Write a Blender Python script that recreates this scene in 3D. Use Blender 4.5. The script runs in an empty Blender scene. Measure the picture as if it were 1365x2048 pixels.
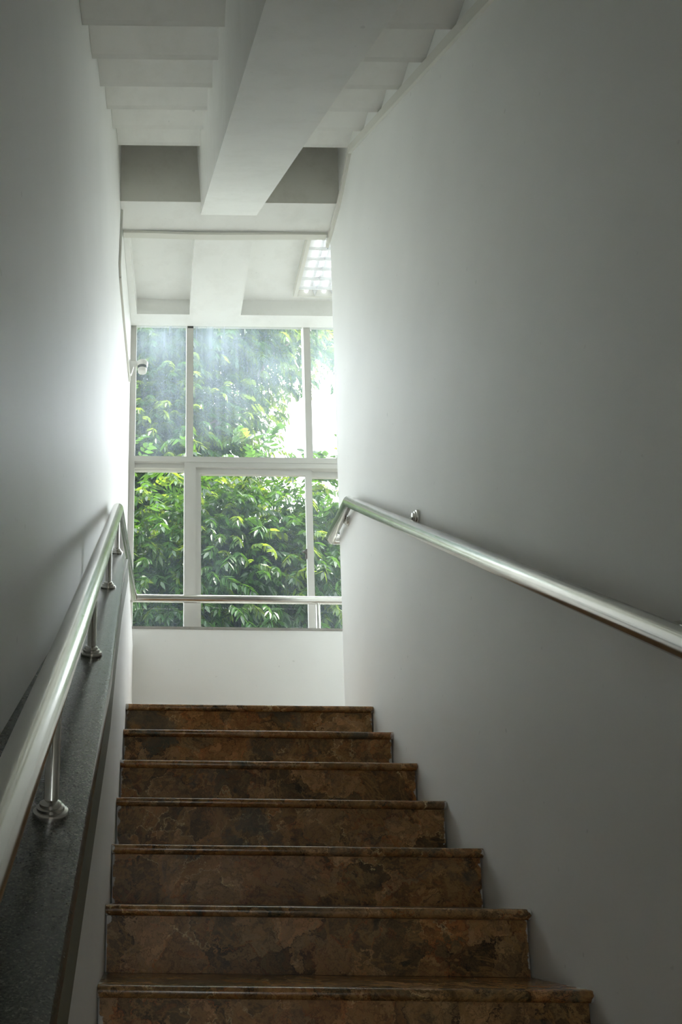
import bpy, math, random
import numpy as np
from mathutils import Vector, Matrix

random.seed(7)
rng = np.random.default_rng(11)
scene = bpy.context.scene
COL = scene.collection
PI = math.pi

# ------------------------------------------------------------------ camera
EYE = 1.3435
cam_data = bpy.data.cameras.new('camera')
cam = bpy.data.objects.new('camera', cam_data)
COL.objects.link(cam)
cam_data.sensor_width = 36.0
cam_data.sensor_fit = 'AUTO'
cam_data.lens = 1719.81 / 2048.0 * 36.0
cam_data.shift_x = (682.5 - 301.65) / 2048.0
cam_data.shift_y = (1462.98 - 1024.0) / 2048.0
cam_data.clip_start = 0.02
cam_data.clip_end = 200
cam.matrix_world = (Matrix.Translation((0, 0, EYE)) @ Matrix.Rotation(PI / 2 + 0.1881, 4, 'X')
                    @ Matrix.Rotation(0.0116, 4, 'Z'))
scene.camera = cam

# ------------------------------------------------------------------ sky, sun, exposure
world = bpy.data.worlds.new('sky')
scene.world = world
world.use_nodes = True
wn = world.node_tree
wn.nodes.clear()
w_out = wn.nodes.new('ShaderNodeOutputWorld')
w_bg = wn.nodes.new('ShaderNodeBackground')
w_sky = wn.nodes.new('ShaderNodeTexSky')
w_sky.sky_type = 'NISHITA'
w_sky.sun_disc = False
w_sky.sun_elevation = math.radians(58)
w_sky.sun_rotation = math.radians(80)
w_sky.dust_density = 3.0
w_sky.air_density = 1.0
w_mix = wn.nodes.new('ShaderNodeMix')
w_mix.data_type = 'RGBA'
w_mix.inputs[0].default_value = 0.72
w_mul = wn.nodes.new('ShaderNodeVectorMath')
w_mul.operation = 'SCALE'
w_mul.inputs['Scale'].default_value = 0.12
wn.links.new(w_sky.outputs[0], w_mul.inputs[0])
wn.links.new(w_mul.outputs[0], w_mix.inputs[6])
w_mix.inputs[7].default_value = (0.92, 0.965, 0.975, 1)     # thin bright cloud veil
wn.links.new(w_mix.outputs[2], w_bg.inputs[0])
w_bg.inputs[1].default_value = 5.0
wn.links.new(w_bg.outputs[0], w_out.inputs[0])

sun_data = bpy.data.lights.new('sun', 'SUN')
sun = bpy.data.objects.new('sun', sun_data)
COL.objects.link(sun)
sun_data.energy = 5.5
sun_data.angle = math.radians(1.5)
sun_data.color = (1.0, 0.95, 0.84)
sun.rotation_euler = Vector((0.42, -0.06, 0.90)).to_track_quat('Z', 'Y').to_euler()

scene.view_settings.view_transform = 'Standard'
scene.view_settings.look = 'None'
scene.view_settings.gamma = 1.0
scene.view_settings.use_curve_mapping = False
scene.view_settings.exposure = 1.2
scene.cycles.adaptive_threshold = 0.02
scene.cycles.max_bounces = 8
scene.cycles.diffuse_bounces = 5
scene.cycles.glossy_bounces = 4
scene.cycles.transparent_max_bounces = 16
scene.cycles.transmission_bounces = 8


# ------------------------------------------------------------------ materials
def new_mat(name):
    m = bpy.data.materials.new(name)
    m.use_nodes = True
    nt = m.node_tree
    b = nt.nodes['Principled BSDF']
    return m, nt, b


def N(nt, kind, **kw):
    n = nt.nodes.new(kind)
    for k, v in kw.items():
        setattr(n, k, v)
    return n


def ramp(nt, stops, interp='LINEAR'):
    r = nt.nodes.new('ShaderNodeValToRGB')
    r.color_ramp.interpolation = interp
    el = r.color_ramp.elements
    while len(el) < len(stops):
        el.new(0.5)
    for e, (p, c) in zip(el, stops):
        e.position = p
        e.color = (*c, 1) if len(c) == 3 else c
    return r


def mixc(nt, fac, a, b, blend='MIX'):
    m = nt.nodes.new('ShaderNodeMix')
    m.data_type = 'RGBA'
    m.blend_type = blend
    for s, v in ((0, fac), (6, a), (7, b)):
        if isinstance(v, bpy.types.NodeSocket):
            nt.links.new(v, m.inputs[s])
        elif isinstance(v, (int, float)):
            m.inputs[s].default_value = v
        else:
            m.inputs[s].default_value = (*v, 1) if len(v) == 3 else v
    return m.outputs[2]


def plain(name, col, rough=0.5, metal=0.0, spec=0.5):
    m, nt, b = new_mat(name)
    b.inputs['Base Color'].default_value = (*col, 1)
    b.inputs['Roughness'].default_value = rough
    b.inputs['Metallic'].default_value = metal
    b.inputs['Specular IOR Level'].default_value = spec
    return m


def paint(name, col, rough=0.55, mottle=0.04, stain=None, stain_amt=0.0):
    m, nt, b = new_mat(name)
    tc = N(nt, 'ShaderNodeTexCoord')
    n1 = N(nt, 'ShaderNodeTexNoise')
    n1.inputs['Scale'].default_value = 2.2
    n1.inputs['Detail'].default_value = 3
    nt.links.new(tc.outputs['Object'], n1.inputs['Vector'])
    lo = tuple(c * (1 - mottle) for c in col)
    r = ramp(nt, [(0.35, lo), (0.65, col)])
    nt.links.new(n1.outputs['Fac'], r.inputs[0])
    out = r.outputs[0]
    # fine scuffs: sparse dark specks
    n2 = N(nt, 'ShaderNodeTexNoise')
    n2.inputs['Scale'].default_value = 34
    n2.inputs['Detail'].default_value = 1
    nt.links.new(tc.outputs['Object'], n2.inputs['Vector'])
    r2 = ramp(nt, [(0.77, (0, 0, 0)), (0.82, (0.35, 0.35, 0.35))])
    nt.links.new(n2.outputs['Fac'], r2.inputs[0])
    out = mixc(nt, r2.outputs[0], out, tuple(c * 0.62 for c in col))
    if stain is not None:
        n3 = N(nt, 'ShaderNodeTexNoise')
        n3.inputs['Scale'].default_value = 7
        n3.inputs['Detail'].default_value = 8
        n3.inputs['Roughness'].default_value = 0.7
        nt.links.new(tc.outputs['Object'], n3.inputs['Vector'])
        r3 = ramp(nt, [(0.48, (0, 0, 0)), (0.72, (stain_amt,) * 3)])
        nt.links.new(n3.outputs['Fac'], r3.inputs[0])
        out = mixc(nt, r3.outputs[0], out, stain)
    nt.links.new(out, b.inputs['Base Color'])
    b.inputs['Roughness'].default_value = rough
    b.inputs['Specular IOR Level'].default_value = 0.35
    return m


def marble(name, ends=True, rough=0.36, spec=0.2):
    m, nt, b = new_mat(name)
    tc = N(nt, 'ShaderNodeTexCoord')
    oi = N(nt, 'ShaderNodeObjectInfo')
    rmul = N(nt, 'ShaderNodeMath', operation='MULTIPLY')
    nt.links.new(oi.outputs['Random'], rmul.inputs[0])
    rmul.inputs[1].default_value = 37.0
    comb = N(nt, 'ShaderNodeCombineXYZ')
    for k in range(3):
        nt.links.new(rmul.outputs[0], comb.inputs[k])
    add = N(nt, 'ShaderNodeVectorMath', operation='ADD')
    nt.links.new(tc.outputs['Object'], add.inputs[0])
    nt.links.new(comb.outputs[0], add.inputs[1])
    P = add.outputs[0]
    # warp
    nw = N(nt, 'ShaderNodeTexNoise')
    nw.inputs['Scale'].default_value = 6
    nw.inputs['Detail'].default_value = 7
    nw.inputs['Roughness'].default_value = 0.65
    nt.links.new(P, nw.inputs['Vector'])
    sc = N(nt, 'ShaderNodeVectorMath', operation='SCALE')
    sc.inputs['Scale'].default_value = 0.30
    nt.links.new(nw.outputs['Color'], sc.inputs[0])
    wp = N(nt, 'ShaderNodeVectorMath', operation='ADD')
    nt.links.new(P, wp.inputs[0])
    nt.links.new(sc.outputs[0], wp.inputs[1])
    W = wp.outputs[0]
    v1 = N(nt, 'ShaderNodeTexVoronoi')
    v1.inputs['Scale'].default_value = 8.5
    nt.links.new(W, v1.inputs['Vector'])
    sep = N(nt, 'ShaderNodeSeparateColor')
    nt.links.new(v1.outputs['Color'], sep.inputs[0])
    base = ramp(nt, [(0.0, (0.30, 0.17, 0.075)), (0.17, (0.30, 0.215, 0.155)), (0.30, (0.045, 0.043, 0.033)),
                     (0.44, (0.40, 0.275, 0.20)), (0.58, (0.115, 0.09, 0.062)), (0.70, (0.26, 0.16, 0.085)), (0.80, (0.36, 0.185, 0.06)),
                     (0.90, (0.075, 0.07, 0.052)), (1.0, (0.33, 0.24, 0.17))], 'EASE')
    nt.links.new(sep.outputs[0], base.inputs[0])
    # cloudy secondary colour
    n2 = N(nt, 'ShaderNodeTexNoise')
    n2.inputs['Scale'].default_value = 16
    n2.inputs['Detail'].default_value = 9
    n2.inputs['Roughness'].default_value = 0.74
    n2.inputs['Distortion'].default_value = 1.0
    nt.links.new(W, n2.inputs['Vector'])
    cl = ramp(nt, [(0.30, (0.03, 0.027, 0.02)), (0.43, (0.16, 0.11, 0.07)), (0.54, (0.33, 0.215, 0.13)), (0.62, (0.20, 0.13, 0.075)), (0.72, (0.36, 0.17, 0.05))])
    nt.links.new(n2.outputs['Fac'], cl.inputs[0])
    v5 = N(nt, 'ShaderNodeTexVoronoi')
    v5.inputs['Scale'].default_value = 30
    nt.links.new(W, v5.inputs['Vector'])
    s5 = N(nt, 'ShaderNodeSeparateColor')
    nt.links.new(v5.outputs['Color'], s5.inputs[0])
    b5 = ramp(nt, [(0.0, (0.04, 0.036, 0.026)), (0.25, (0.33, 0.20, 0.10)), (0.5, (0.15, 0.11, 0.07)), (0.7, (0.42, 0.30, 0.19)), (0.85, (0.30, 0.13, 0.035)), (1.0, (0.10, 0.085, 0.06))])
    nt.links.new(s5.outputs[0], b5.inputs[0])
    c = mixc(nt, 0.45, base.outputs[0], cl.outputs[0])
    c = mixc(nt, 0.30, c, b5.outputs[0])
    # veins
    v2 = N(nt, 'ShaderNodeTexVoronoi', feature='DISTANCE_TO_EDGE')
    v2.inputs['Scale'].default_value = 8.5
    nt.links.new(W, v2.inputs['Vector'])
    rv = ramp(nt, [(0.0, (0.75, 0.75, 0.75)), (0.03, (0, 0, 0))])
    nt.links.new(v2.outputs['Distance'], rv.inputs[0])
    n5 = N(nt, 'ShaderNodeTexNoise')
    n5.inputs['Scale'].default_value = 5
    nt.links.new(P, n5.inputs['Vector'])
    vc = ramp(nt, [(0.40, (0.05, 0.035, 0.025)), (0.52, (0.34, 0.15, 0.035)), (0.64, (0.46, 0.38, 0.28))])
    nt.links.new(n5.outputs['Fac'], vc.inputs[0])
    c = mixc(nt, rv.outputs[0], c, vc.outputs[0])
    v3 = N(nt, 'ShaderNodeTexVoronoi', feature='DISTANCE_TO_EDGE')
    v3.inputs['Scale'].default_value = 26
    nt.links.new(W, v3.inputs['Vector'])
    rv3 = ramp(nt, [(0.0, (0.4, 0.4, 0.4)), (0.06, (0, 0, 0))])
    nt.links.new(v3.outputs['Distance'], rv3.inputs[0])
    c = mixc(nt, rv3.outputs[0], c, (0.07, 0.05, 0.035))
    gm = N(nt, 'ShaderNodeGamma')
    gm.inputs['Gamma'].default_value = 2.0
    nt.links.new(c, gm.inputs['Color'])
    c = mixc(nt, 1.0, gm.outputs[0], (4.1, 4.75, 4.0), 'MULTIPLY')
    n7 = N(nt, 'ShaderNodeTexNoise')      # ochre and rust bands
    n7.inputs['Scale'].default_value = 4.5
    n7.inputs['Detail'].default_value = 8
    n7.inputs['Roughness'].default_value = 0.62
    n7.inputs['Distortion'].default_value = 1.6
    nt.links.new(P, n7.inputs['Vector'])
    r7 = ramp(nt, [(0.500, (0, 0, 0)), (0.525, (0.75, 0.75, 0.75)), (0.545, (0.2, 0.2, 0.2)), (0.60, (0, 0, 0)), (0.665, (0.6, 0.6, 0.6)), (0.72, (0.1, 0.1, 0.1))])
    nt.links.new(n7.outputs['Fac'], r7.inputs[0])
    c = mixc(nt, r7.outputs[0], c, (0.33, 0.165, 0.042))
    n8 = N(nt, 'ShaderNodeTexNoise')      # grey green clouds
    n8.inputs['Scale'].default_value = 3.7
    n8.inputs['Detail'].default_value = 7
    n8.inputs['Distortion'].default_value = 0.8
    nt.links.new(W, n8.inputs['Vector'])
    r8 = ramp(nt, [(0.56, (0, 0, 0)), (0.64, (0.62, 0.62, 0.62))])
    nt.links.new(n8.outputs['Fac'], r8.inputs[0])
    c = mixc(nt, r8.outputs[0], c, (0.072, 0.076, 0.058))
    hs = N(nt, 'ShaderNodeHueSaturation')
    hs.inputs['Saturation'].default_value = 0.92
    hs.inputs['Value'].default_value = 1.08
    nt.links.new(c, hs.inputs['Color'])
    c = hs.outputs[0]
    if ends:      # white wall paint smeared over the last two centimetres at each end
        sx = N(nt, 'ShaderNodeSeparateXYZ')
        nt.links.new(tc.outputs['Object'], sx.inputs[0])
        nl = N(nt, 'ShaderNodeTexNoise')
        nl.inputs['Scale'].default_value = 28
        nl.inputs['Detail'].default_value = 4
        nt.links.new(P, nl.inputs['Vector'])
        ab = N(nt, 'ShaderNodeMath', operation='ABSOLUTE')
        nt.links.new(sx.outputs[0], ab.inputs[0])
        mr = N(nt, 'ShaderNodeMapRange')
        mr.inputs['From Min'].default_value = 0.528 - 0.05
        mr.inputs['From Max'].default_value = 0.528
        nt.links.new(ab.outputs[0], mr.inputs['Value'])
        ad = N(nt, 'ShaderNodeMath', operation='MULTIPLY')
        nt.links.new(mr.outputs[0], ad.inputs[0])
        nt.links.new(nl.outputs['Fac'], ad.inputs[1])
        rr = ramp(nt, [(0.44, (0, 0, 0)), (0.47, (0.8, 0.8, 0.8))])
        nt.links.new(ad.outputs[0], rr.inputs[0])
        c = mixc(nt, rr.outputs[0], c, (0.62, 0.62, 0.58))
    nt.links.new(c, b.inputs['Base Color'])
    b.inputs['Roughness'].default_value = rough
    b.inputs['Specular IOR Level'].default_value = spec
    return m


def granite(name):
    m, nt, b = new_mat(name)
    tc = N(nt, 'ShaderNodeTexCoord')
    v = N(nt, 'ShaderNodeTexVoronoi')
    v.inputs['Scale'].default_value = 420
    nt.links.new(tc.outputs['Object'], v.inputs['Vector'])
    sep = N(nt, 'ShaderNodeSeparateColor')
    nt.links.new(v.outputs['Color'], sep.inputs[0])
    r = ramp(nt, [(0.0, (0.035, 0.038, 0.032)), (0.55, (0.075, 0.08, 0.068)), (0.86, (0.10, 0.105, 0.088)), (0.97, (0.17, 0.17, 0.14))])
    nt.links.new(sep.outputs[0], r.inputs[0])
    nt.links.new(r.outputs[0], b.inputs['Base Color'])
    b.inputs['Roughness'].default_value = 0.24
    b.inputs['Specular IOR Level'].default_value = 0.75
    n = N(nt, 'ShaderNodeTexNoise')
    n.inputs['Scale'].default_value = 300
    nt.links.new(tc.outputs['Object'], n.inputs['Vector'])
    bp = N(nt, 'ShaderNodeBump')
    bp.inputs['Strength'].default_value = 0.15
    bp.inputs['Distance'].default_value = 0.0005
    nt.links.new(n.outputs['Fac'], bp.inputs['Height'])
    nt.links.new(bp.outputs[0], b.inputs['Normal'])
    return m


def steel(name, rough=0.17):
    m, nt, b = new_mat(name)
    b.inputs['Metallic'].default_value = 1.0
    b.inputs['Base Color'].default_value = (0.62, 0.61, 0.575, 1)
    tc = N(nt, 'ShaderNodeTexCoord')
    n = N(nt, 'ShaderNodeTexNoise')
    n.inputs['Scale'].default_value = 18
    n.inputs['Detail'].default_value = 6
    nt.links.new(tc.outputs['Object'], n.inputs['Vector'])
    mr = N(nt, 'ShaderNodeMapRange')
    mr.inputs['To Min'].default_value = rough - 0.05
    mr.inputs['To Max'].default_value = rough + 0.07
    nt.links.new(n.outputs['Fac'], mr.inputs['Value'])
    nt.links.new(mr.outputs[0], b.inputs['Roughness'])
    return m


def dusty_glass(name, base, top_extra):
    """window glass with a film of dust and rain streaks, thicker towards the top of the window"""
    m, nt, b = new_mat(name)
    nt.nodes.remove(b)
    out = nt.nodes['Material Output']
    tr = N(nt, 'ShaderNodeBsdfTransparent')
    tr.inputs[0].default_value = (0.975, 0.985, 0.985, 1)
    gl = N(nt, 'ShaderNodeBsdfGlossy')
    gl.inputs['Roughness'].default_value = 0.02
    tl = N(nt, 'ShaderNodeBsdfTranslucent')
    tl.inputs[0].default_value = (0.74, 0.87, 0.98, 1)
    tc = N(nt, 'ShaderNodeTexCoord')
    mp = N(nt, 'ShaderNodeMapping')
    mp.inputs['Scale'].default_value = (30, 1, 1.3)
    nt.links.new(tc.outputs['Object'], mp.inputs[0])
    n = N(nt, 'ShaderNodeTexNoise')
    n.inputs['Scale'].default_value = 1.0
    n.inputs['Detail'].default_value = 5
    nt.links.new(mp.outputs[0], n.inputs['Vector'])
    n2 = N(nt, 'ShaderNodeTexNoise')
    n2.inputs['Scale'].default_value = 2.5
    n2.inputs['Detail'].default_value = 3
    nt.links.new(tc.outputs['Object'], n2.inputs['Vector'])
    mul = N(nt, 'ShaderNodeMath', operation='MULTIPLY')
    soft = N(nt, 'ShaderNodeMapRange')       # streaks only modulate an even film
    soft.inputs['From Min'].default_value = 0.25
    soft.inputs['From Max'].default_value = 0.75
    soft.inputs['To Min'].default_value = 0.38
    soft.inputs['To Max'].default_value = 0.66
    nt.links.new(n.outputs['Fac'], soft.inputs['Value'])
    nt.links.new(soft.outputs[0], mul.inputs[0])
    nt.links.new(n2.outputs['Fac'], mul.inputs[1])
    sx = N(nt, 'ShaderNodeSeparateXYZ')
    nt.links.new(tc.outputs['Object'], sx.inputs[0])
    mr = N(nt, 'ShaderNodeMapRange')
    mr.inputs['From Min'].default_value = 4.05
    mr.inputs['From Max'].default_value = 4.9
    mr.inputs['To Min'].default_value = base
    mr.inputs['To Max'].default_value = base + top_extra
    nt.links.new(sx.outputs[2], mr.inputs['Value'])
    m2 = N(nt, 'ShaderNodeMath', operation='MULTIPLY')
    nt.links.new(mul.outputs[0], m2.inputs[0])
    nt.links.new(mr.outputs[0], m2.inputs[1])
    m4 = N(nt, 'ShaderNodeMath', operation='MULTIPLY')
    m4.use_clamp = True
    nt.links.new(m2.outputs[0], m4.inputs[0])
    m4.inputs[1].default_value = 8.0
    s1 = N(nt, 'ShaderNodeMixShader')
    nt.links.new(m4.outputs[0], s1.inputs[0])
    nt.links.new(tr.outputs[0], s1.inputs[1])
    nt.links.new(tl.outputs[0], s1.inputs[2])
    s2 = N(nt, 'ShaderNodeMixShader')
    s2.inputs[0].default_value = 0.03
    nt.links.new(s1.outputs[0], s2.inputs[1])
    nt.links.new(gl.outputs[0], s2.inputs[2])
    nt.links.new(s2.outputs[0], out.inputs[0])
    return m


def leaf_mat(name, front, back, trans=0.42, rough=0.35):
    m, nt, b = new_mat(name)
    out = nt.nodes['Material Output']
    geo = N(nt, 'ShaderNodeNewGeometry')
    rr = ramp(nt, [(0.0, tuple(c * 0.55 for c in front)), (0.5, front), (1.0, tuple(min(1, c * 1.5) for c in front))])
    nt.links.new(geo.outputs['Random Per Island'], rr.inputs[0])
    nt.links.new(rr.outputs[0], b.inputs['Base Color'])
    b.inputs['Roughness'].default_value = rough
    b.inputs['Specular IOR Level'].default_value = 0.42
    tl = N(nt, 'ShaderNodeBsdfTranslucent')
    rt = ramp(nt, [(0.0, tuple(c * 0.6 for c in back)), (1.0, back)])
    nt.links.new(geo.outputs['Random Per Island'], rt.inputs[0])
    nt.links.new(rt.outputs[0], tl.inputs[0])
    ms = N(nt, 'ShaderNodeMixShader')
    ms.inputs[0].default_value = trans
    nt.links.new(b.outputs[0], ms.inputs[1])
    nt.links.new(tl.outputs[0], ms.inputs[2])
    nt.links.new(ms.outputs[0], out.inputs[0])
    return m


def emit(name, col, strength):
    m, nt, b = new_mat(name)
    b.inputs['Base Color'].default_value = (*col, 1)
    b.inputs['Emission Color'].default_value = (*col, 1)
    b.inputs['Emission Strength'].default_value = strength
    return m


WALL = (0.895, 0.897, 0.87)
M_wall = paint('white_wall_paint', WALL, 0.5)
M_ceil = paint('white_ceiling_paint', (0.89, 0.89, 0.86), 0.7, 0.05, (0.42, 0.40, 0.33), 0.12)
M_beamface = paint('stained_beam_paint', (0.88, 0.865, 0.80), 0.7, 0.05, (0.52, 0.49, 0.40), 0.25)
M_marble = marble('brown_breccia_marble')
M_tread = marble('polished_brown_breccia_marble', True, 0.20, 0.5)
M_granite = granite('dark_speckled_granite')
M_fascia = paint('olive_grey_paint', (0.20, 0.21, 0.165), 0.5)
M_sill = paint('grey_sill_stone', (0.38, 0.37, 0.33), 0.5, 0.2, (0.2, 0.19, 0.17), 0.5)
M_steel = steel('polished_stainless_steel')
M_alu = plain('grey_aluminium', (0.56, 0.555, 0.52), 0.42, 0.15)
M_aludark = plain('dark_rubber_gasket', (0.10, 0.10, 0.095), 0.6)
M_glass_up = dusty_glass('dusty_window_glass', 0.03, 0.08)
M_glass_low = dusty_glass('thinly_dusty_window_glass', 0.014, 0.0)
def clean_glass(name):
    m, nt, b = new_mat(name)
    nt.nodes.remove(b)
    tr = N(nt, 'ShaderNodeBsdfTransparent')
    nt.links.new(tr.outputs[0], nt.nodes['Material Output'].inputs[0])
    return m


M_clear = clean_glass('clear_window_glass')
M_pvc = plain('cream_plastic_trunking', (0.74, 0.73, 0.67), 0.45)
M_white = plain('white_plastic', (0.80, 0.80, 0.77), 0.4)
M_lens = plain('dark_lens', (0.16, 0.18, 0.19), 0.15)
M_lampmetal = plain('white_lamp_enamel', (0.85, 0.86, 0.86), 0.25)
M_louver = plain('bright_louver_aluminium', (0.86, 0.88, 0.90), 0.25, 0.6)
M_tube = emit('glowing_fluorescent_tube', (0.95, 0.98, 1.0), 0.55)
M_latch = plain('dark_latch_metal', (0.12, 0.11, 0.10), 0.4, 0.6)
M_bark = paint('grey_brown_bark', (0.20, 0.16, 0.12), 0.8, 0.3)
M_ground = paint('garden_ground', (0.085, 0.085, 0.06), 0.9, 0.3)
M_leaf = leaf_mat('green_leaf', (0.013, 0.042, 0.007), (0.085, 0.19, 0.012), 0.42, 0.28)
M_leaf2 = leaf_mat('sunlit_tint_leaf', (0.026, 0.058, 0.012), (0.26, 0.36, 0.025), 0.5, 0.25)  # brighter yellow-green; mixed in more heavily to colour upper crowns as sunlit
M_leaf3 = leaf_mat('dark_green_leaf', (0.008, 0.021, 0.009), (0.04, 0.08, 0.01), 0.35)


# ------------------------------------------------------------------ mesh helpers
class MB:
    def __init__(self):
        self.v, self.f = [], []

    def box(self, x0, x1, y0, y1, z0, z1):
        b = len(self.v)
        self.v += [(x, y, z) for z in (z0, z1) for y in (y0, y1) for x in (x0, x1)]
        self.f += [tuple(b + k for k in q) for q in
                   ((0, 2, 3, 1), (4, 5, 7, 6), (0, 1, 5, 4), (2, 6, 7, 3), (0, 4, 6, 2), (1, 3, 7, 5))]
        return self

    def prism(self, poly, left, right):
        """poly of (y, z); left / right give x (a number or a function of y)"""
        lf = left if callable(left) else (lambda y: left)
        rf = right if callable(right) else (lambda y: right)
        b, n = len(self.v), len(poly)
        self.v += [(lf(y), y, z) for y, z in poly] + [(rf(y), y, z) for y, z in poly]
        self.f.append(tuple(range(b, b + n)))
        self.f.append(tuple(range(b + 2 * n - 1, b + n - 1, -1)))
        for i in range(n):
            j = (i + 1) % n
            self.f.append((b + j, b + i, b + n + i, b + n + j))
        return self

    def tube(self, pts, r, seg=20, caps=True):
        pts = [Vector(p) for p in pts]
        n = len(pts)
        b = len(self.v)
        d0 = (pts[1] - pts[0]).normalized()
        up = Vector((0, 0, 1)) if abs(d0.z) < 0.9 else Vector((1, 0, 0))
        u = d0.cross(up).normalized()
        for i, p in enumerate(pts):
            di = (pts[i] - pts[i - 1]).normalized() if i else d0
            do = (pts[i + 1] - pts[i]).normalized() if i < n - 1 else di
            # ring perpendicular to incoming direction, then projected on the mitre plane
            u = (u - di * u.dot(di)).normalized()
            w = di.cross(u)
            nrm = (di + do).normalized()
            rr = r[i] if isinstance(r, (list, tuple)) else r
            for k in range(seg):
                a = 2 * PI * k / seg
                q = u * math.cos(a) * rr + w * math.sin(a) * rr
                t = -q.dot(nrm) / max(0.15, di.dot(nrm))
                self.v.append(tuple(p + q + di * t))
        for i in range(n - 1):
            for k in range(seg):
                k2 = (k + 1) % seg
                self.f.append((b + i * seg + k, b + i * seg + k2, b + (i + 1) * seg + k2, b + (i + 1) * seg + k))
        if caps:
            self.f.append(tuple(b + k for k in range(seg - 1, -1, -1)))
            self.f.append(tuple(b + (n - 1) * seg + k for k in range(seg)))
        return self

    def lathe(self, prof, o, axis, seg=24):
        """prof: (radius, height along axis)"""
        o, axis = Vector(o), Vector(axis).normalized()
        ref = Vector((0, 0, 1)) if abs(axis.z) < 0.9 else Vector((1, 0, 0))
        u = axis.cross(ref).normalized()
        w = axis.cross(u)
        b, n = len(self.v), len(prof)
        for rad, h in prof:
            for k in range(seg):
                a = 2 * PI * k / seg
                self.v.append(tuple(o + axis * h + u * math.cos(a) * rad + w * math.sin(a) * rad))
        for i in range(n - 1):
            for k in range(seg):
                k2 = (k + 1) % seg
                self.f.append((b + i * seg + k, b + i * seg + k2, b + (i + 1) * seg + k2, b + (i + 1) * seg + k))
        self.f.append(tuple(b + k for k in range(seg - 1, -1, -1)))
        self.f.append(tuple(b + (n - 1) * seg + k for k in range(seg)))
        return self

    def mesh(self, name, mat, smooth=False):
        me = bpy.data.meshes.new(name)
        me.from_pydata(self.v, [], self.f)
        me.materials.append(mat)
        import bmesh
        bm = bmesh.new()
        bm.from_mesh(me)
        bmesh.ops.recalc_face_normals(bm, faces=bm.faces)
        bm.to_mesh(me)
        bm.free()
        if smooth:
            me.shade_smooth()
            me.set_sharp_from_angle(angle=math.radians(40))
        me.update()
        return me

    def build(self, name, mat, parent=None, smooth=False):
        return link(name, self.mesh(name, mat, smooth), parent)


def link(name, data, parent=None, loc=None):
    o = bpy.data.objects.new(name, data)
    COL.objects.link(o)
    if parent is not None:
        o.parent = parent
    if loc is not None:
        o.location = loc
    return o


def thing(name, label, cat, loc=(0, 0, 0)):
    """an Empty at the thing's base; parts are built in world coordinates and shifted by it"""
    o = bpy.data.objects.new(name, None)
    COL.objects.link(o)
    o.empty_display_size = 0.1
    o['label'] = label
    o['category'] = cat
    return o


def tag(o, label, cat):
    o['label'] = label
    o['category'] = cat
    return o


def struct(o, label=None, cat=None):
    o['kind'] = 'structure'
    if label:
        o['label'] = label
    if cat:
        o['category'] = cat
    return o


# ------------------------------------------------------------------ dimensions
XL, XR = -0.108, 0.948                # the two ends of the steps
GO, RI = 0.28, 0.165                  # going and rise
Y1, ZL = 3.569, 2.145                 # top nosing, landing level
NST = 13


def nos(y):
    return ZL + RI / GO * (y - Y1)


def xw(y):                            # face of the left wall (it runs in a little towards the window)
    return -0.155 - 0.036 * (4.85 - y)


YWIN = 4.74                           # face of the wall below the window
ZT = 4.88                             # underside of the beams over the landing
YBACK = -3.6
XFAR = 2.25

# ------------------------------------------------------------------ room shell
b = MB()
b.prism([(YBACK, 0), (5.0, 0), (5.0, 5.6), (YBACK, 5.6)], lambda y: xw(y) - 0.25, xw)
struct(b.build('wall_left', M_wall), 'tall white painted wall rising beside the left handrail', 'wall')

b = MB()
b.box(XR, XR + 0.15, YBACK, 4.10, 0, 5.6)
struct(b.build('wall_right', M_wall), 'tall white painted wall carrying the bracketed steel handrail', 'wall')

b = MB()
b.box(xw(4.9) - 0.05, XFAR, YWIN, 5.0, 0, 2.845)
struct(b.build('wall_window', M_wall), 'low white painted wall under the big window', 'wall')

b = MB()        # unseen hall wall behind the viewer; doorway added to bring daylight onto the risers
b.box(xw(YBACK) - 0.3, 0.16, YBACK - 0.2, YBACK, 0, 5.6)
b.box(0.64, XFAR, YBACK - 0.2, YBACK, 0, 5.6)
b.box(0.16, 0.64, YBACK - 0.2, YBACK, 2.15, 5.6)
struct(b.build('wall_back', M_wall), 'unseen white hall wall with a doorway added to light the stairs', 'wall')

b = MB()
b.box(XFAR, XFAR + 0.2, YBACK, 5.0, 0, 5.6)
struct(b.build('wall_landing', M_wall), 'white wall at the far end of the landing', 'wall')
b = MB()
b.box(XR + 0.15, XFAR, 3.95, 4.10, 0, 5.6)
struct(b.build('wall_return', M_wall), 'white return wall facing the window from the landing', 'wall')

b = MB()
b.box(xw(YBACK) - 0.2, XR, YBACK, Y1 - (NST - 1) * GO + 0.02, -0.15, 0)
struct(b.build('floor', M_marble), 'brown marble floor at the foot of the stairs', 'floor')
b = MB()
b.prism([(3.87, 1.98), (YWIN, 1.98), (YWIN, ZL), (3.87, ZL)], xw, XFAR)
struct(b.build('floor_landing', M_marble), 'brown marble landing floor under the window', 'floor')

# parapet between the left wall and the steps
b = MB()
HS = 0.665
yA, yB = YBACK, 3.52
poly = [(0.21 - 0.8, 0)] + [(YWIN, 0), (YWIN, 2.745), (yB - 0.02, 2.765), (0.21 - 0.8, nos(-0.59) + HS - 0.03)]
b.prism(poly, xw, XL)
struct(b.build('wall_parapet', M_wall), 'low white stepped-side wall under the dark stone coping', 'wall')

# granite coping on the parapet
cop = struct(bpy.data.objects.new('trim_1', None))
COL.objects.link(cop)
cop['label'] = 'dark speckled stone coping sloping up under the left handrail'
cop['category'] = 'coping'


def xe(y):                            # inner edge of the coping
    return -0.090 if y < 1.9 else -0.090 - 0.032 * (y - 1.9) / 1.66


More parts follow.
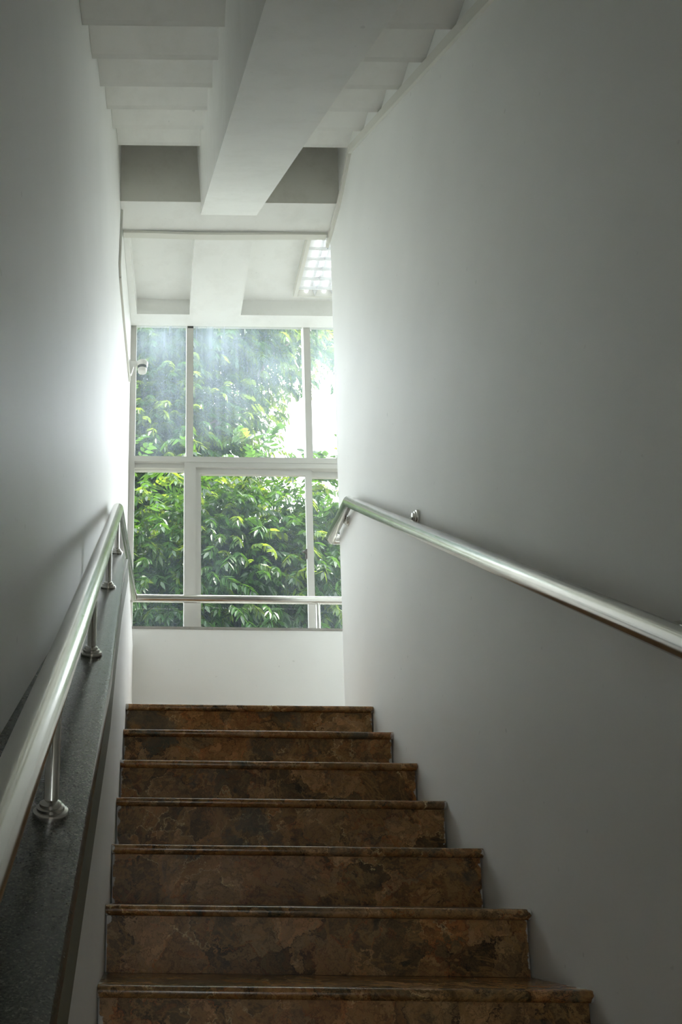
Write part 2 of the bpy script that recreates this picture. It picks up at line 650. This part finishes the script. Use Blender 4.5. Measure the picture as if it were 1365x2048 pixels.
ys = [-0.55, 0.4, 1.2, 1.9, 2.4, 2.9, 3.3, 3.56]
b = MB()
v, f = b.v, b.f
TH = 0.03
for y in ys:
    zt = nos(y) + 0.68
    x0, x1 = xw(y) + 0.001, xe(y)
    v += [(x0, y, zt), (x1 - 0.011, y, zt), (x1 - 0.0032, y, zt - 0.0032), (x1, y, zt - 0.012), (x1, y, zt - TH), (x0, y, zt - TH)]
for i in range(len(ys) - 1):
    for k in range(6):
        k2 = (k + 1) % 6
        f.append((i * 6 + k, i * 6 + k2, (i + 1) * 6 + k2, (i + 1) * 6 + k))
f.append(tuple(range(6)))
f.append(tuple(range(len(v) - 1, len(v) - 7, -1)))
b.build('coping_slab', M_granite, cop, True)
b = MB()
v, f = b.v, b.f
for y in ys:
    zt = nos(y) + 0.68 - TH
    x1 = xe(y) - 0.001
    x0 = min(XL, x1 - 0.002)
    if y > 3.4:
        x1 = XL + 0.0015
    v += [(x0 - 0.01, y, zt), (max(x1, XL + 0.0015), y, zt), (max(x1, XL + 0.0015), y, zt - 0.10), (x0 - 0.01, y, zt - 0.10)]
for i in range(len(ys) - 1):
    for k in range(4):
        k2 = (k + 1) % 4
        f.append((i * 4 + k, i * 4 + k2, (i + 1) * 4 + k2, (i + 1) * 4 + k))
f.append((0, 1, 2, 3))
f.append(tuple(range(len(v) - 1, len(v) - 5, -1)))
b.build('fascia', M_fascia, cop)

# ------------------------------------------------------------------ stepped soffit, beams, landing ceiling
ceil = bpy.data.objects.new('ceiling', None)
COL.objects.link(ceil)
struct(ceil, 'white stepped underside of the upper flight with deep beams', 'ceiling')
SG, SR = 0.273, 0.184
corner = lambda k: (2.283 + SG * k, 4.078 + SR * k)
bot = [(3.88, 5.32)]
for k in range(5, -10, -1):
    y, z = corner(k)
    bot.append((y, z + SR + 0.010 if k < 5 else 5.32))
    bot.append((y, z))
    bot.append((y - 0.016, z + 0.0022))
KZ = corner(-9)[1]
poly = bot + [(YBACK, KZ), (YBACK, KZ + 0.25), (corner(-9)[0] - 0.1, KZ + 0.25), (3.88, 5.6)]
b = MB()
b.prism(poly, lambda y: xw(y) + 0.001, XR - 0.001)
b.build('stepped_soffit', M_ceil, ceil)
# sloping middle beam
b = MB()
SB = 0.672
zk = lambda y: ZT - SB * (3.955 - y)
yend = 0.0
poly = [(3.955, ZT), (yend, zk(yend)), (YBACK, zk(yend)), (YBACK, KZ + 0.1), (yend, zk(yend) + 0.75), (3.9, 5.5), (3.955, 5.5)]
bb = len(b.v)
b.prism(poly, 0.232, 0.528)
for i in range(len(b.v)):             # the beam is a little wider where it meets the soffit
    x, y, z = b.v[i]
    if z > zk(y) + 0.2 and y > -0.1 and x < 0.3:
        b.v[i] = (x - 0.04, y, z)
b.build('sloping_beam', M_ceil, ceil)
b = MB()
b.prism([(3.87, ZT), (4.11, ZT), (4.11, 5.6), (3.87, 5.6)], lambda y: xw(y) + 0.001, XR)
b.box(XR + 0.15, XFAR, 4.10, 4.11, ZT, 5.6)
bf = b.build('cross_beam', M_ceil, ceil)
bf.data.materials.append(M_beamface)
for p in bf.data.polygons:
    if p.normal.y < -0.9:
        p.material_index = 1
b = MB()
b.prism([(4.75, ZT), (4.86, ZT), (4.86, 5.6), (4.75, 5.6)], lambda y: xw(y) + 0.001, XFAR)
b.build('lintel', M_ceil, ceil)
b = MB()
b.box(0.210, 0.528, 4.11, 4.75, ZT, 5.1)
b.build('landing_beam', M_ceil, ceil)
b = MB()
b.prism([(4.11, ZT), (4.75, ZT), (4.75, 5.1), (4.11, 5.1)], lambda y: xw(y) + 0.001, lambda y: xw(y) + 0.03 + 0.02 * (y - 4.11))
b.build('edge_beam', M_ceil, ceil)
b = MB()
b.prism([(4.11, 4.985), (4.75, 4.985), (4.75, 5.6), (4.11, 5.6)], lambda y: xw(y) + 0.001, XFAR)
b.build('ceiling_panel', M_ceil, ceil)
b = MB()
b.prism([(4.86, 4.98), (5.0, 4.98), (5.0, 5.6), (4.86, 5.6)], lambda y: xw(y) - 0.2, XFAR + 0.2)
struct(b.build('wall_front', M_wall), 'outer wall strip above the big window', 'wall')

# ------------------------------------------------------------------ staircase
st = thing('staircase', 'brown mottled marble staircase climbing between two white walls', 'staircase')
W2 = (XR - XL) / 2 - 0.0015
XM = (XR + XL) / 2
prof = [(GO + 0.035, 0.0), (0.012, 0.0), (0.005, -0.002), (0.0012, -0.007), (0.0, -0.013), (0.0015, -0.020), (0.007, -0.0255), (0.014, -0.027), (GO + 0.035, -0.027)]
tread_me = MB().prism(prof, -W2, W2).mesh('tread', M_tread, True)
riser_me = MB().box(-W2 + 0.004, W2 - 0.004, 0.020, 0.040, -RI + 0.0005, -0.0275).mesh('riser', M_marble)
for i in range(NST):
    y, z = Y1 - i * GO, ZL - i * RI
    link('tread', tread_me, st, (XM, y, z))
    link('riser', riser_me, st, (XM, y, z))
b = MB()
poly = []
for i in range(NST):
    y, z = Y1 - i * GO, ZL - i * RI
    poly += [(y + 0.040 + (GO if i == 0 else 0), z - 0.028), (y + 0.041, z - 0.028), (y + 0.041, z - RI - 0.028 if i < NST - 1 else 0.0)]
# solid concrete body behind risers
poly = [(3.88, 0.0), (3.88, ZL - 0.028)] + poly[1:]
b.prism(poly, XL + 0.002, XR - 0.002)
b.build('stair_body', M_wall, st)

# ------------------------------------------------------------------ handrails
SLN = Vector((0, -RI / GO, 1)).normalized()      # normal of the slope
FLANGE = [(0.0262, 0.0), (0.0268, 0.004), (0.0255, 0.009), (0.0205, 0.0105), (0.0202, 0.015), (0.0160, 0.0165), (0.0156, 0.021), (0.0118, 0.023)]

hr = thing('stair_handrail', 'stainless steel handrail on posts above the dark stone coping, running on across the window', 'handrail')
HR = 0.885


def xr(y):
    return -0.143 if y < 1.5 else -0.143 - 0.014 * (y - 1.5) / 2.06


RZ = nos(3.55) + HR
pA = (xr(-0.4), -0.4, nos(-0.4) + HR)
pB = (xr(3.55), 3.55, RZ)
pC = (-0.109, 4.80, 3.050)
pD = (XFAR - 0.02, 4.80, 3.050)
MB().tube([pA, (xr(1.5), 1.5, nos(1.5) + HR), pB, (-0.112, 4.775, 3.048)], 0.025, 28).build('sloping_rail', M_steel, hr, True)
MB().tube([(-0.128, 4.80, 3.050), pD], 0.024, 24).build('window_rail', M_steel, hr, True)
for y in (0.458, 1.243, 2.028, 2.813, 3.535):
    x, z = xr(y), nos(y) + 0.68
    p = MB().tube([(x, y, z + 0.004), (x, y, nos(y) + HR - 0.008)], 0.0112, 20).build('post', M_steel, hr, True)
    MB().lathe(FLANGE, (x, y, z + 0.0003), SLN).build('flange', M_steel, p, True)
for x in (0.969, 1.95):
    p = MB().tube([(x, 4.80, 2.861), (x, 4.80, 3.032)], 0.0128, 18).build('post', M_steel, hr, True)
    MB().lathe([(0.020, 0), (0.020, 0.004), (0.014, 0.007)], (x, 4.80, 2.8602), (0, 0, 1)).build('flange', M_steel, p, True)

rr = thing('wall_handrail', 'stainless steel handrail on wall brackets along the right white wall', 'handrail')
HR2 = 0.915


def xq(y):
    return 0.880 + 0.026 * (y - 1.3) / 2.42 if y < 3.72 else 0.906


qa, qb = (xq(-0.4), -0.4, nos(-0.4) + HR2), (xq(3.72), 3.72, nos(3.72) + HR2)
bend = [(0.906, 4.105, qb[2] - 0.004), (0.908, 4.125, qb[2] - 0.004), (0.915, 4.138, qb[2] - 0.004), (0.930, 4.1445, qb[2] - 0.004), (0.96, 4.146, qb[2] - 0.004), (1.6, 4.15, qb[2] - 0.004)]
MB().tube([qa, qb] + bend, 0.0255, 28).build('rail', M_steel, rr, True)
for y, flat in ((0.06, 0), (1.43, 0), (2.88, 0), (3.90, 1)):
    x, z = xq(y), nos(y) + HR2 if not flat else qb[2]
    dz = -0.012 if flat else 0.030 if y > 2 else 0.018
    w = Vector((XR, y, z + dz))
    p = MB().tube([(x + 0.010, y, z + 0.012), (XR - 0.012, y, z + dz), (XR - 0.004, y, z + dz)], 0.0075, 14).build('bracket', M_steel, rr, True)
    MB().lathe([(r_, h_) for r_, h_ in FLANGE], (XR - 0.0005, y, z + dz), (-1, 0, 0)).build('flange', M_steel, p, True)

# ------------------------------------------------------------------ window
win = bpy.data.objects.new('window_1', None)
COL.objects.link(win)
struct(win, 'tall aluminium framed landing window looking out on green trees', 'window')
F0, F1 = 4.870, 4.950
ZB, ZTOP = 2.850, 4.99


def wbox(name, x0, x1, y0, y1, z0, z1, mat=M_alu, parent=win):
    o = MB().box(x0, x1, y0, y1, z0, z1).build(name, mat, parent)
    if name == 'pane':                # the dust lies on the outer face
        o.data.materials.append(M_clear)
        for p in o.data.polygons:
            p.material_index = 0 if p.normal.y > 0.5 else 1
    return o


wbox('jamb', xw(4.9) - 0.02, -0.118, F0, F1, ZB, ZTOP)
wbox('jamb', XFAR - 0.05, XFAR, F0, F1, ZB, ZTOP)
wbox('head_rail', -0.118, XFAR - 0.05, F0, F1, 4.93, ZTOP)
wbox('transom', -0.118, XFAR - 0.05, F0 - 0.004, F1, 3.954, 3.990)
wbox('sliding_track', 0.258, XFAR - 0.05, F0, F1, 3.923, 3.954)
wbox('bead', -0.118, 0.188, F0 + 0.02, F1, 3.924, 3.954)
wbox('mullion', 0.198, 0.241, F0, F1, 3.990, 4.93)
wbox('mullion', 0.937, 0.979, F0, F1, 3.990, 4.93)
wbox('mullion', 1.600, 1.642, F0, F1, 3.990, 4.93)
wbox('mullion', 0.188, 0.258, F0, F1, ZB, 3.954)
wbox('bottom_rail', -0.118, XFAR - 0.05, F0, F1, ZB, 2.895)
wbox('gasket', 0.205, 0.241, F0 - 0.002, F0 + 0.03, 4.873, 4.93, M_aludark)
PY = 4.912
for x0, x1 in ((-0.118, 0.198), (0.241, 0.937), (0.979, 1.600), (1.642, XFAR - 0.05)):
    wbox('pane', x0, x1, PY, PY + 0.005, 3.990, 4.93, M_glass_up)
wbox('pane', -0.118, 0.188, PY, PY + 0.005, 2.895, 3.924, M_glass_low)
for n, (x0, x1, yy) in enumerate(((0.258, 0.972, F0 + 0.020), (0.940, 1.60, F0 + 0.045), (1.57, XFAR - 0.05, F0 + 0.02))):
    s = MB().box(x0, x0 + 0.033, yy, yy + 0.022, 2.895, 3.923).build('sash', M_alu, win)
    MB().box(x1 - 0.041, x1, yy, yy + 0.022, 2.895, 3.923).build('stile', M_alu, s)
    MB().box(x0 + 0.033, x1 - 0.041, yy, yy + 0.022, 3.886, 3.923).build('top_rail', M_alu, s)
    MB().box(x0 + 0.033, x1 - 0.041, yy, yy + 0.022, 2.895, 2.905).build('foot_rail', M_alu, s)
    wbox('pane', x0 + 0.033, x1 - 0.041, yy + 0.008, yy + 0.013, 2.905, 3.886, M_glass_low, s)
    if n == 0:
        lt = MB()
        lt.box(0.921, 0.931, yy - 0.006, yy + 0.010, 3.345, 3.405)
        lt.tube([(0.924, yy - 0.004, 3.375), (0.912, yy - 0.014, 3.385), (0.902, yy - 0.018, 3.378)], 0.006, 10)
        lt.build('latch', M_latch, s)
b = MB()
xs = [xw(4.8) + 0.001, 0.35, 0.8, 1.3, XFAR]
for a, c in zip(xs[:-1], xs[1:]):
    b.box(a + 0.0006, c - 0.0006, YWIN - 0.004, 4.87, 2.8455, 2.860)
b.build('window_sill', M_sill, win)

# ------------------------------------------------------------------ cable trunking
def strip(pts, wv, hv):
    """rectangular duct along pts; wv, hv half-size vectors"""
    b = MB()
    wv, hv = Vector(wv), Vector(hv)
    n = len(pts)
    for p in pts:
        p = Vector(p)
        b.v += [tuple(p + wv + hv), tuple(p - wv + hv), tuple(p - wv - hv), tuple(p + wv - hv)]
    for i in range(n - 1):
        for k in range(4):
            k2 = (k + 1) % 4
            b.f.append((i * 4 + k, i * 4 + k2, (i + 1) * 4 + k2, (i + 1) * 4 + k))
    b.f.append((0, 1, 2, 3))
    b.f.append(tuple(range(4 * n - 1, 4 * n - 5, -1)))
    return b


ct = thing('cable_trunking', 'cream plastic cable trunking climbing the top of the right wall', 'trunking')
sl = lambda y: 4.078 + SR / SG * (y - 2.283)
xx = XR - 0.0085
strip([(xx, y, sl(y) - 0.028) for y in (-0.1, 0.6, 1.2, 1.8, 2.4, 2.9, 3.3, 3.60)], (0.008, 0, 0), (0, 0, 0.021)).build('sloping_duct', M_pvc, ct)
strip([(xx, 3.595, sl(3.60) - 0.032), (xx, 3.66, 4.912), (xx, 3.78, 4.875), (xx, 3.86, 4.862), (xx, 4.14, 4.862)], (0.0085, 0, 0), (0, 0, 0.016)).build('level_duct', M_pvc, ct)

ct2 = thing('cable_trunking', 'thin cream cable trunking crossing the beam above the landing', 'trunking')
pts = []
for i in range(13):
    u = i / 12
    x = xw(4.08) + 0.003 + (XR - 0.03 - xw(4.08)) * u
    pts.append((x, 4.085, ZT - 0.0085 - 0.008 * math.sin(PI * min(1, u * 1.15)) ** 2))
strip(pts, (0, 0.019, 0), (0, 0, 0.0075)).build('duct', M_pvc, ct2)

ct3 = thing('cable_trunking', 'narrow cream cable trunking on the left wall leading to the security camera', 'trunking')
pts = [(3.93, 4.878), (3.90, 4.70), (3.86, 4.50), (3.90, 4.458), (4.2, 4.43), (4.5, 4.42), (4.73, 4.41)]
strip([(xw(y) + 0.006, y, z) for y, z in pts[:4]], (0.0055, 0.0002, 0), (0, 0.010, 0.004)).build('drop_duct', M_pvc, ct3)
strip([(xw(y) + 0.0062, y, z) for y, z in pts[3:]], (0.0055, 0.0002, 0), (0, 0, 0.009)).build('level_duct', M_pvc, ct3)

# ------------------------------------------------------------------ security camera
sc = thing('security_camera', 'small white security camera on a bracket by the window top left', 'camera')
cx, cy = xw(4.74), 4.74
cz = 4.50
b = MB()
b.box(cx + 0.0005, cx + 0.010, cy - 0.022, cy + 0.022, cz - 0.05, cz + 0.045)
b.build('wall_plate', M_white, sc)
b = MB()
pl = [(cx + 0.010, cz - 0.045), (cx + 0.016, cz - 0.045), (cx + 0.030, cz + 0.012), (cx + 0.060, cz + 0.018), (cx + 0.060, cz + 0.040), (cx + 0.010, cz + 0.042)]
n = len(pl)
b.v += [(x, cy - 0.012, z) for x, z in pl] + [(x, cy + 0.012, z) for x, z in pl]
b.f.append(tuple(range(n)))
b.f.append(tuple(range(2 * n - 1, n - 1, -1)))
for i in range(n):
    j = (i + 1) % n
    b.f.append((j, i, n + i, n + j))
b.build('arm', M_white, sc)
hd = MB().lathe([(0.004, 0.046), (0.030, 0.044), (0.036, 0.036), (0.034, 0.020), (0.031, 0.010)], (cx + 0.082, cy, cz), (0, 0, 1)).build('housing', M_white, sc, True)
MB().lathe([(0.0305, 0.010), (0.0295, 0.0), (0.0285, -0.006)], (cx + 0.082, cy, cz), (0, 0, 1)).build('lens_band', M_lens, hd, True)
MB().lathe([(0.0285, -0.006), (0.026, -0.026), (0.020, -0.030), (0.004, -0.031)], (cx + 0.082, cy, cz), (0, 0, 1)).build('dome', M_white, hd, True)

# ------------------------------------------------------------------ ceiling light
cl = thing('ceiling_light', 'louvred fluorescent light fitting in the landing ceiling beside the right wall', 'light')
LX0, LX1, LY0, LY1 = 0.838, 1.42, 4.115, 4.640
LZ0, LZ1 = 4.925, 4.984
b = MB()
b.box(LX0, LX1, LY0, LY1, LZ1 - 0.004, LZ1)
b.build('housing', M_lampmetal, cl)
b = MB()
b.box(LX0, LX0 + 0.022, LY0, LY1, LZ0, LZ1 - 0.004)
b.box(LX1 - 0.022, LX1, LY0, LY1, LZ0, LZ1 - 0.004)
b.box(LX0 + 0.022, LX1 - 0.022, LY1 - 0.008, LY1, LZ0, LZ1 - 0.004)
b.box(LX0 + 0.022, LX1 - 0.022, LY0, LY0 + 0.008, LZ0, LZ1 - 0.004)
b.build('frame', M_pvc, cl)
nc = 5
cw = (LX1 - LX0 - 0.044) / nc
for i in range(nc):
    xc = LX0 + 0.022 + cw * (i + 0.5)
    MB().tube([(xc, LY0 + 0.01, LZ0 + 0.034), (xc, LY1 - 0.01, LZ0 + 0.034)], 0.0125, 14).build('tube', M_tube, cl, True)
    if i:
        xv = LX0 + 0.022 + cw * i
        b = MB()
        b.v += [(xv - 0.020, LY0 + 0.01, LZ1 - 0.006), (xv, LY0 + 0.01, LZ0 + 0.003), (xv + 0.020, LY0 + 0.01, LZ1 - 0.006),
                (xv - 0.020, LY1 - 0.01, LZ1 - 0.006), (xv, LY1 - 0.01, LZ0 + 0.003), (xv + 0.020, LY1 - 0.01, LZ1 - 0.006)]
        b.f += [(0, 1, 2), (5, 4, 3), (0, 3, 4, 1), (1, 4, 5, 2), (2, 5, 3, 0)]
        b.build('reflector', M_louver, cl)
y = LY1 - 0.060
while y > LY0 + 0.02:
    MB().box(LX0 + 0.022, LX1 - 0.022, y - 0.010, y - 0.004, LZ0 + 0.002, LZ0 + 0.020).build('louvre_blade', M_lampmetal, cl)
    y -= 0.080

# ------------------------------------------------------------------ outside: ground and trees
b = MB()
b.box(-30, 30, 5.6, 60, -1.4, -1.2)
b.box(-30, 30, -40, YBACK - 0.21, -0.35, -0.15)
g = b.build('ground', M_ground)
struct(g, 'garden ground outside the window', 'ground')


def spray_mesh(seed, pairs=5, L=0.30, leaf=0.115, wid=0.019):
    """one pinnate leaf: a drooping stalk with paired leaflets; returns verts, faces (numpy)"""
    r = np.random.default_rng(seed)
    V, F = [], []
    def leaflet(p, d, up, ln, w):
        s = np.cross(d, up); s /= np.linalg.norm(s)
        n = np.cross(s, d)
        b0 = len(V)
        dr = -0.10 * ln
        pts = [(0, 0, 0), (0.33, 1, 0.30), (0.33, 0, 0), (0.33, -1, 0.30), (0.70, 0.72, 0.2), (0.70, 0, 0), (0.70, -0.72, 0.2), (1, 0, 0)]
        for t, k, h in pts:
            V.append(p + d * ln * t + s * w * k + n * (w * h) + np.array((0, 0, dr * t * t)))
        for q in ((0, 2, 1), (0, 3, 2), (1, 2, 5, 4), (2, 3, 6, 5), (4, 5, 7), (5, 6, 7)):
            F.append(tuple(b0 + k for k in q))
    def stalk(t):
        return np.array((0.0, L * t * (1 - 0.18 * t * t), -0.16 * L * t - 0.34 * L * t * t))
    for i in range(pairs):
        t = 0.28 + 0.66 * i / (pairs - 1)
        p = stalk(t)
        dd = stalk(min(1, t + 0.05)) - stalk(t - 0.05)
        dd /= np.linalg.norm(dd)
        for s in (-1, 1):
            side = np.array((s, 0, 0))
            a = 0.9 + r.uniform(-0.15, 0.15)
            d = dd * math.cos(a) + side * math.sin(a) + np.array((0, 0, -0.45 + r.uniform(-0.25, 0.2)))
            d /= np.linalg.norm(d)
            leaflet(p, d, np.array((r.uniform(-.3, .3), r.uniform(-.3, .3), 1.0)), leaf * r.uniform(0.8, 1.12), wid * r.uniform(0.85, 1.15))
    d = stalk(1.0) - stalk(0.93)
    leaflet(stalk(1.0), d / np.linalg.norm(d), np.array((0.1, 0.2, 1.0)), leaf, wid)
    return np.array(V), F


VARS = [spray_mesh(s, pairs=p) for s, p in ((1, 5), (2, 4), (3, 5), (4, 6))]
SPRAY_MESH = {}


def spray_data(k, mat):
    key = (k, mat.name)
    if key not in SPRAY_MESH:
        me = bpy.data.meshes.new('leaf_spray')
        V, F = VARS[k]
        me.from_pydata([tuple(p) for p in V], [], F)
        me.materials.append(mat)
        SPRAY_MESH[key] = me
    return SPRAY_MESH[key]


def frame(d, roll):
    """rotation whose y axis is d (horizontal-ish) and z stays up"""
    d = d / np.linalg.norm(d)
    x = np.cross(d, (0, 0, 1.0))
    x /= max(1e-6, np.linalg.norm(x))
    z = np.cross(x, d)
    c, s = math.cos(roll), math.sin(roll)
    x2, z2 = x * c + z * s, z * c - x * s
    return np.stack([x2, d, z2], axis=1)


def foliage(tree, places, mat, n_parts, name='foliage', mat_mix=None, share=0.22):
    """places: list of (pos, dir, scale). The nearest n_parts become leaf_spray objects, the rest one mesh."""
    places = sorted(places, key=lambda q: q[0][1])
    step_sel = set(range(min(n_parts, len(places))))
    vs, fs, base = [], [], 0
    loops, starts, totals = [], [], []
    mats = []
    for i, (p, d, s) in enumerate(places):
        k = int(rng.integers(0, len(VARS)))
        R = frame(np.array(d), rng.uniform(-0.6, 0.6)) * s
        mi = 1 if (mat_mix is not None and rng.random() < share) else 0
        if i in step_sel:
            o = link('leaf_spray', spray_data(k, mat_mix if mi else mat), tree)
            M = Matrix([[*R[r_], p[r_]] for r_ in range(3)] + [[0, 0, 0, 1]])
            o.matrix_world = M
            continue
        V, F = VARS[k]
        vs.append(V @ R.T + np.array(p))
        for q in F:
            starts.append(len(loops))
            totals.append(len(q))
            loops.extend(base + a for a in q)
            mats.append(mi)
        base += len(V)
    if not vs:
        return
    me = bpy.data.meshes.new(name)
    co = np.concatenate(vs).astype(np.float32)
    me.vertices.add(len(co))
    me.vertices.foreach_set('co', co.ravel())
    me.loops.add(len(loops))
    me.loops.foreach_set('vertex_index', np.array(loops, dtype=np.int32))
    me.polygons.add(len(starts))
    me.polygons.foreach_set('loop_start', np.array(starts, dtype=np.int32))
    me.materials.append(mat)
    if mat_mix is not None:
        me.materials.append(mat_mix)
        me.polygons.foreach_set('material_index', np.array(mats, dtype=np.int32))
    me.update(calc_edges=True)
    me.validate()
    o = link(name, me, tree)
    o['kind'] = 'stuff'
    return o


def limb(p0, p1, r0, r1, sag=0.0, n=7, wob=0.05):
    p0, p1 = np.array(p0, float), np.array(p1, float)
    L = np.linalg.norm(p1 - p0)
    pts, rs = [], []
    for i in range(n):
        t = i / (n - 1)
        q = p0 + (p1 - p0) * t + np.array((0, 0, sag * math.sin(PI * t)))
        if 0 < i < n - 1:
            q = q + rng.normal(0, wob * L * 0.15, 3)
        pts.append(tuple(q))
        rs.append(r0 + (r1 - r0) * t)
    return pts, rs


def tree(name, label, foot, fork, crowns, mat, mat2, n_parts, r=0.16, scale=1.0, share=0.22):
    t = thing(name, label, 'tree')
    pts, rs = limb(foot, fork, r, r * 0.7, n=9, wob=0.08)
    MB().tube(pts, rs, 12).build('trunk', M_bark, t, True)
    places = []
    for (c, rad, n, thick) in crowns:
        c, rad = np.array(c, float), np.array(rad, float)
        # limbs into the crown
        ends = []
        for k in range(5):
            u = rng.normal(0, 1, 3); u /= np.linalg.norm(u)
            e = c + rad * u * 0.75
            ends.append(e)
            pts, rs = limb(fork, e, r * 0.42, 0.012, sag=0.25, n=9, wob=0.1)
            MB().tube(pts, rs, 8).build('branch', M_bark, t, True)
        # twig clusters
        nc = max(6, n // 13)
        cl_ = []
        for k in range(nc):
            u = rng.normal(0, 1, 3); u /= np.linalg.norm(u)
            q = c + rad * u * (rng.uniform(thick, 1.0))
            cl_.append((q, u))
        for i in range(n):
            q, u = cl_[i % nc]
            off = rng.normal(0, 1, 3) * np.array((0.19, 0.17, 0.17)) * scale
            p = q + off
            d = u * np.array((1, 1, 0.3)) + off * 1.6 + np.array((0, -0.35, -0.05)) + rng.normal(0, 0.45, 3) * np.array((1, 1, 0.5))
            if np.linalg.norm(d[:2]) < 1e-3:
                d = np.array((0.1, -1.0, 0))
            d[2] = max(-0.8, min(0.5, d[2]))
            places.append((p, d, scale * rng.uniform(0.66, 0.95)))
    foliage(t, places, mat, n_parts, 'foliage', mat2, share)
    return t


tree('garden_tree', 'dense dark green tree filling the lower window panes', (0.6, 8.6, -1.2), (0.5, 8.4, 3.0),
     [((0.0, 8.1, 3.95), (1.7, 0.8, 1.65), 4000, 0.25), ((1.50, 8.2, 4.35), (1.7, 0.8, 1.36), 4400, 0.2)],
     M_leaf, M_leaf2, 200)
tree('garden_tree', 'tall green tree rising behind the left and middle upper panes', (-1.4, 11.2, -1.2), (-0.9, 11.0, 5.0),
     [((-0.18, 11.0, 7.35), (1.75, 0.7, 1.62), 4200, 0.2), ((0.37, 11.0, 9.4), (2.25, 0.7, 1.46), 4000, 0.2)],
     M_leaf, M_leaf2, 60, scale=1.12, share=0.5)  # larger share of bright leaves puts sunlight into the crown's colour
tree('garden_tree', 'pale hazy tree bough hanging across the top right pane', (6.4, 13.8, -1.2), (5.8, 13.7, 8.0),
     [((3.55, 13.6, 11.85), (2.5, 0.7, 1.42), 2700, 0.2)],
     M_leaf, M_leaf2, 20, scale=1.2, share=0.5)
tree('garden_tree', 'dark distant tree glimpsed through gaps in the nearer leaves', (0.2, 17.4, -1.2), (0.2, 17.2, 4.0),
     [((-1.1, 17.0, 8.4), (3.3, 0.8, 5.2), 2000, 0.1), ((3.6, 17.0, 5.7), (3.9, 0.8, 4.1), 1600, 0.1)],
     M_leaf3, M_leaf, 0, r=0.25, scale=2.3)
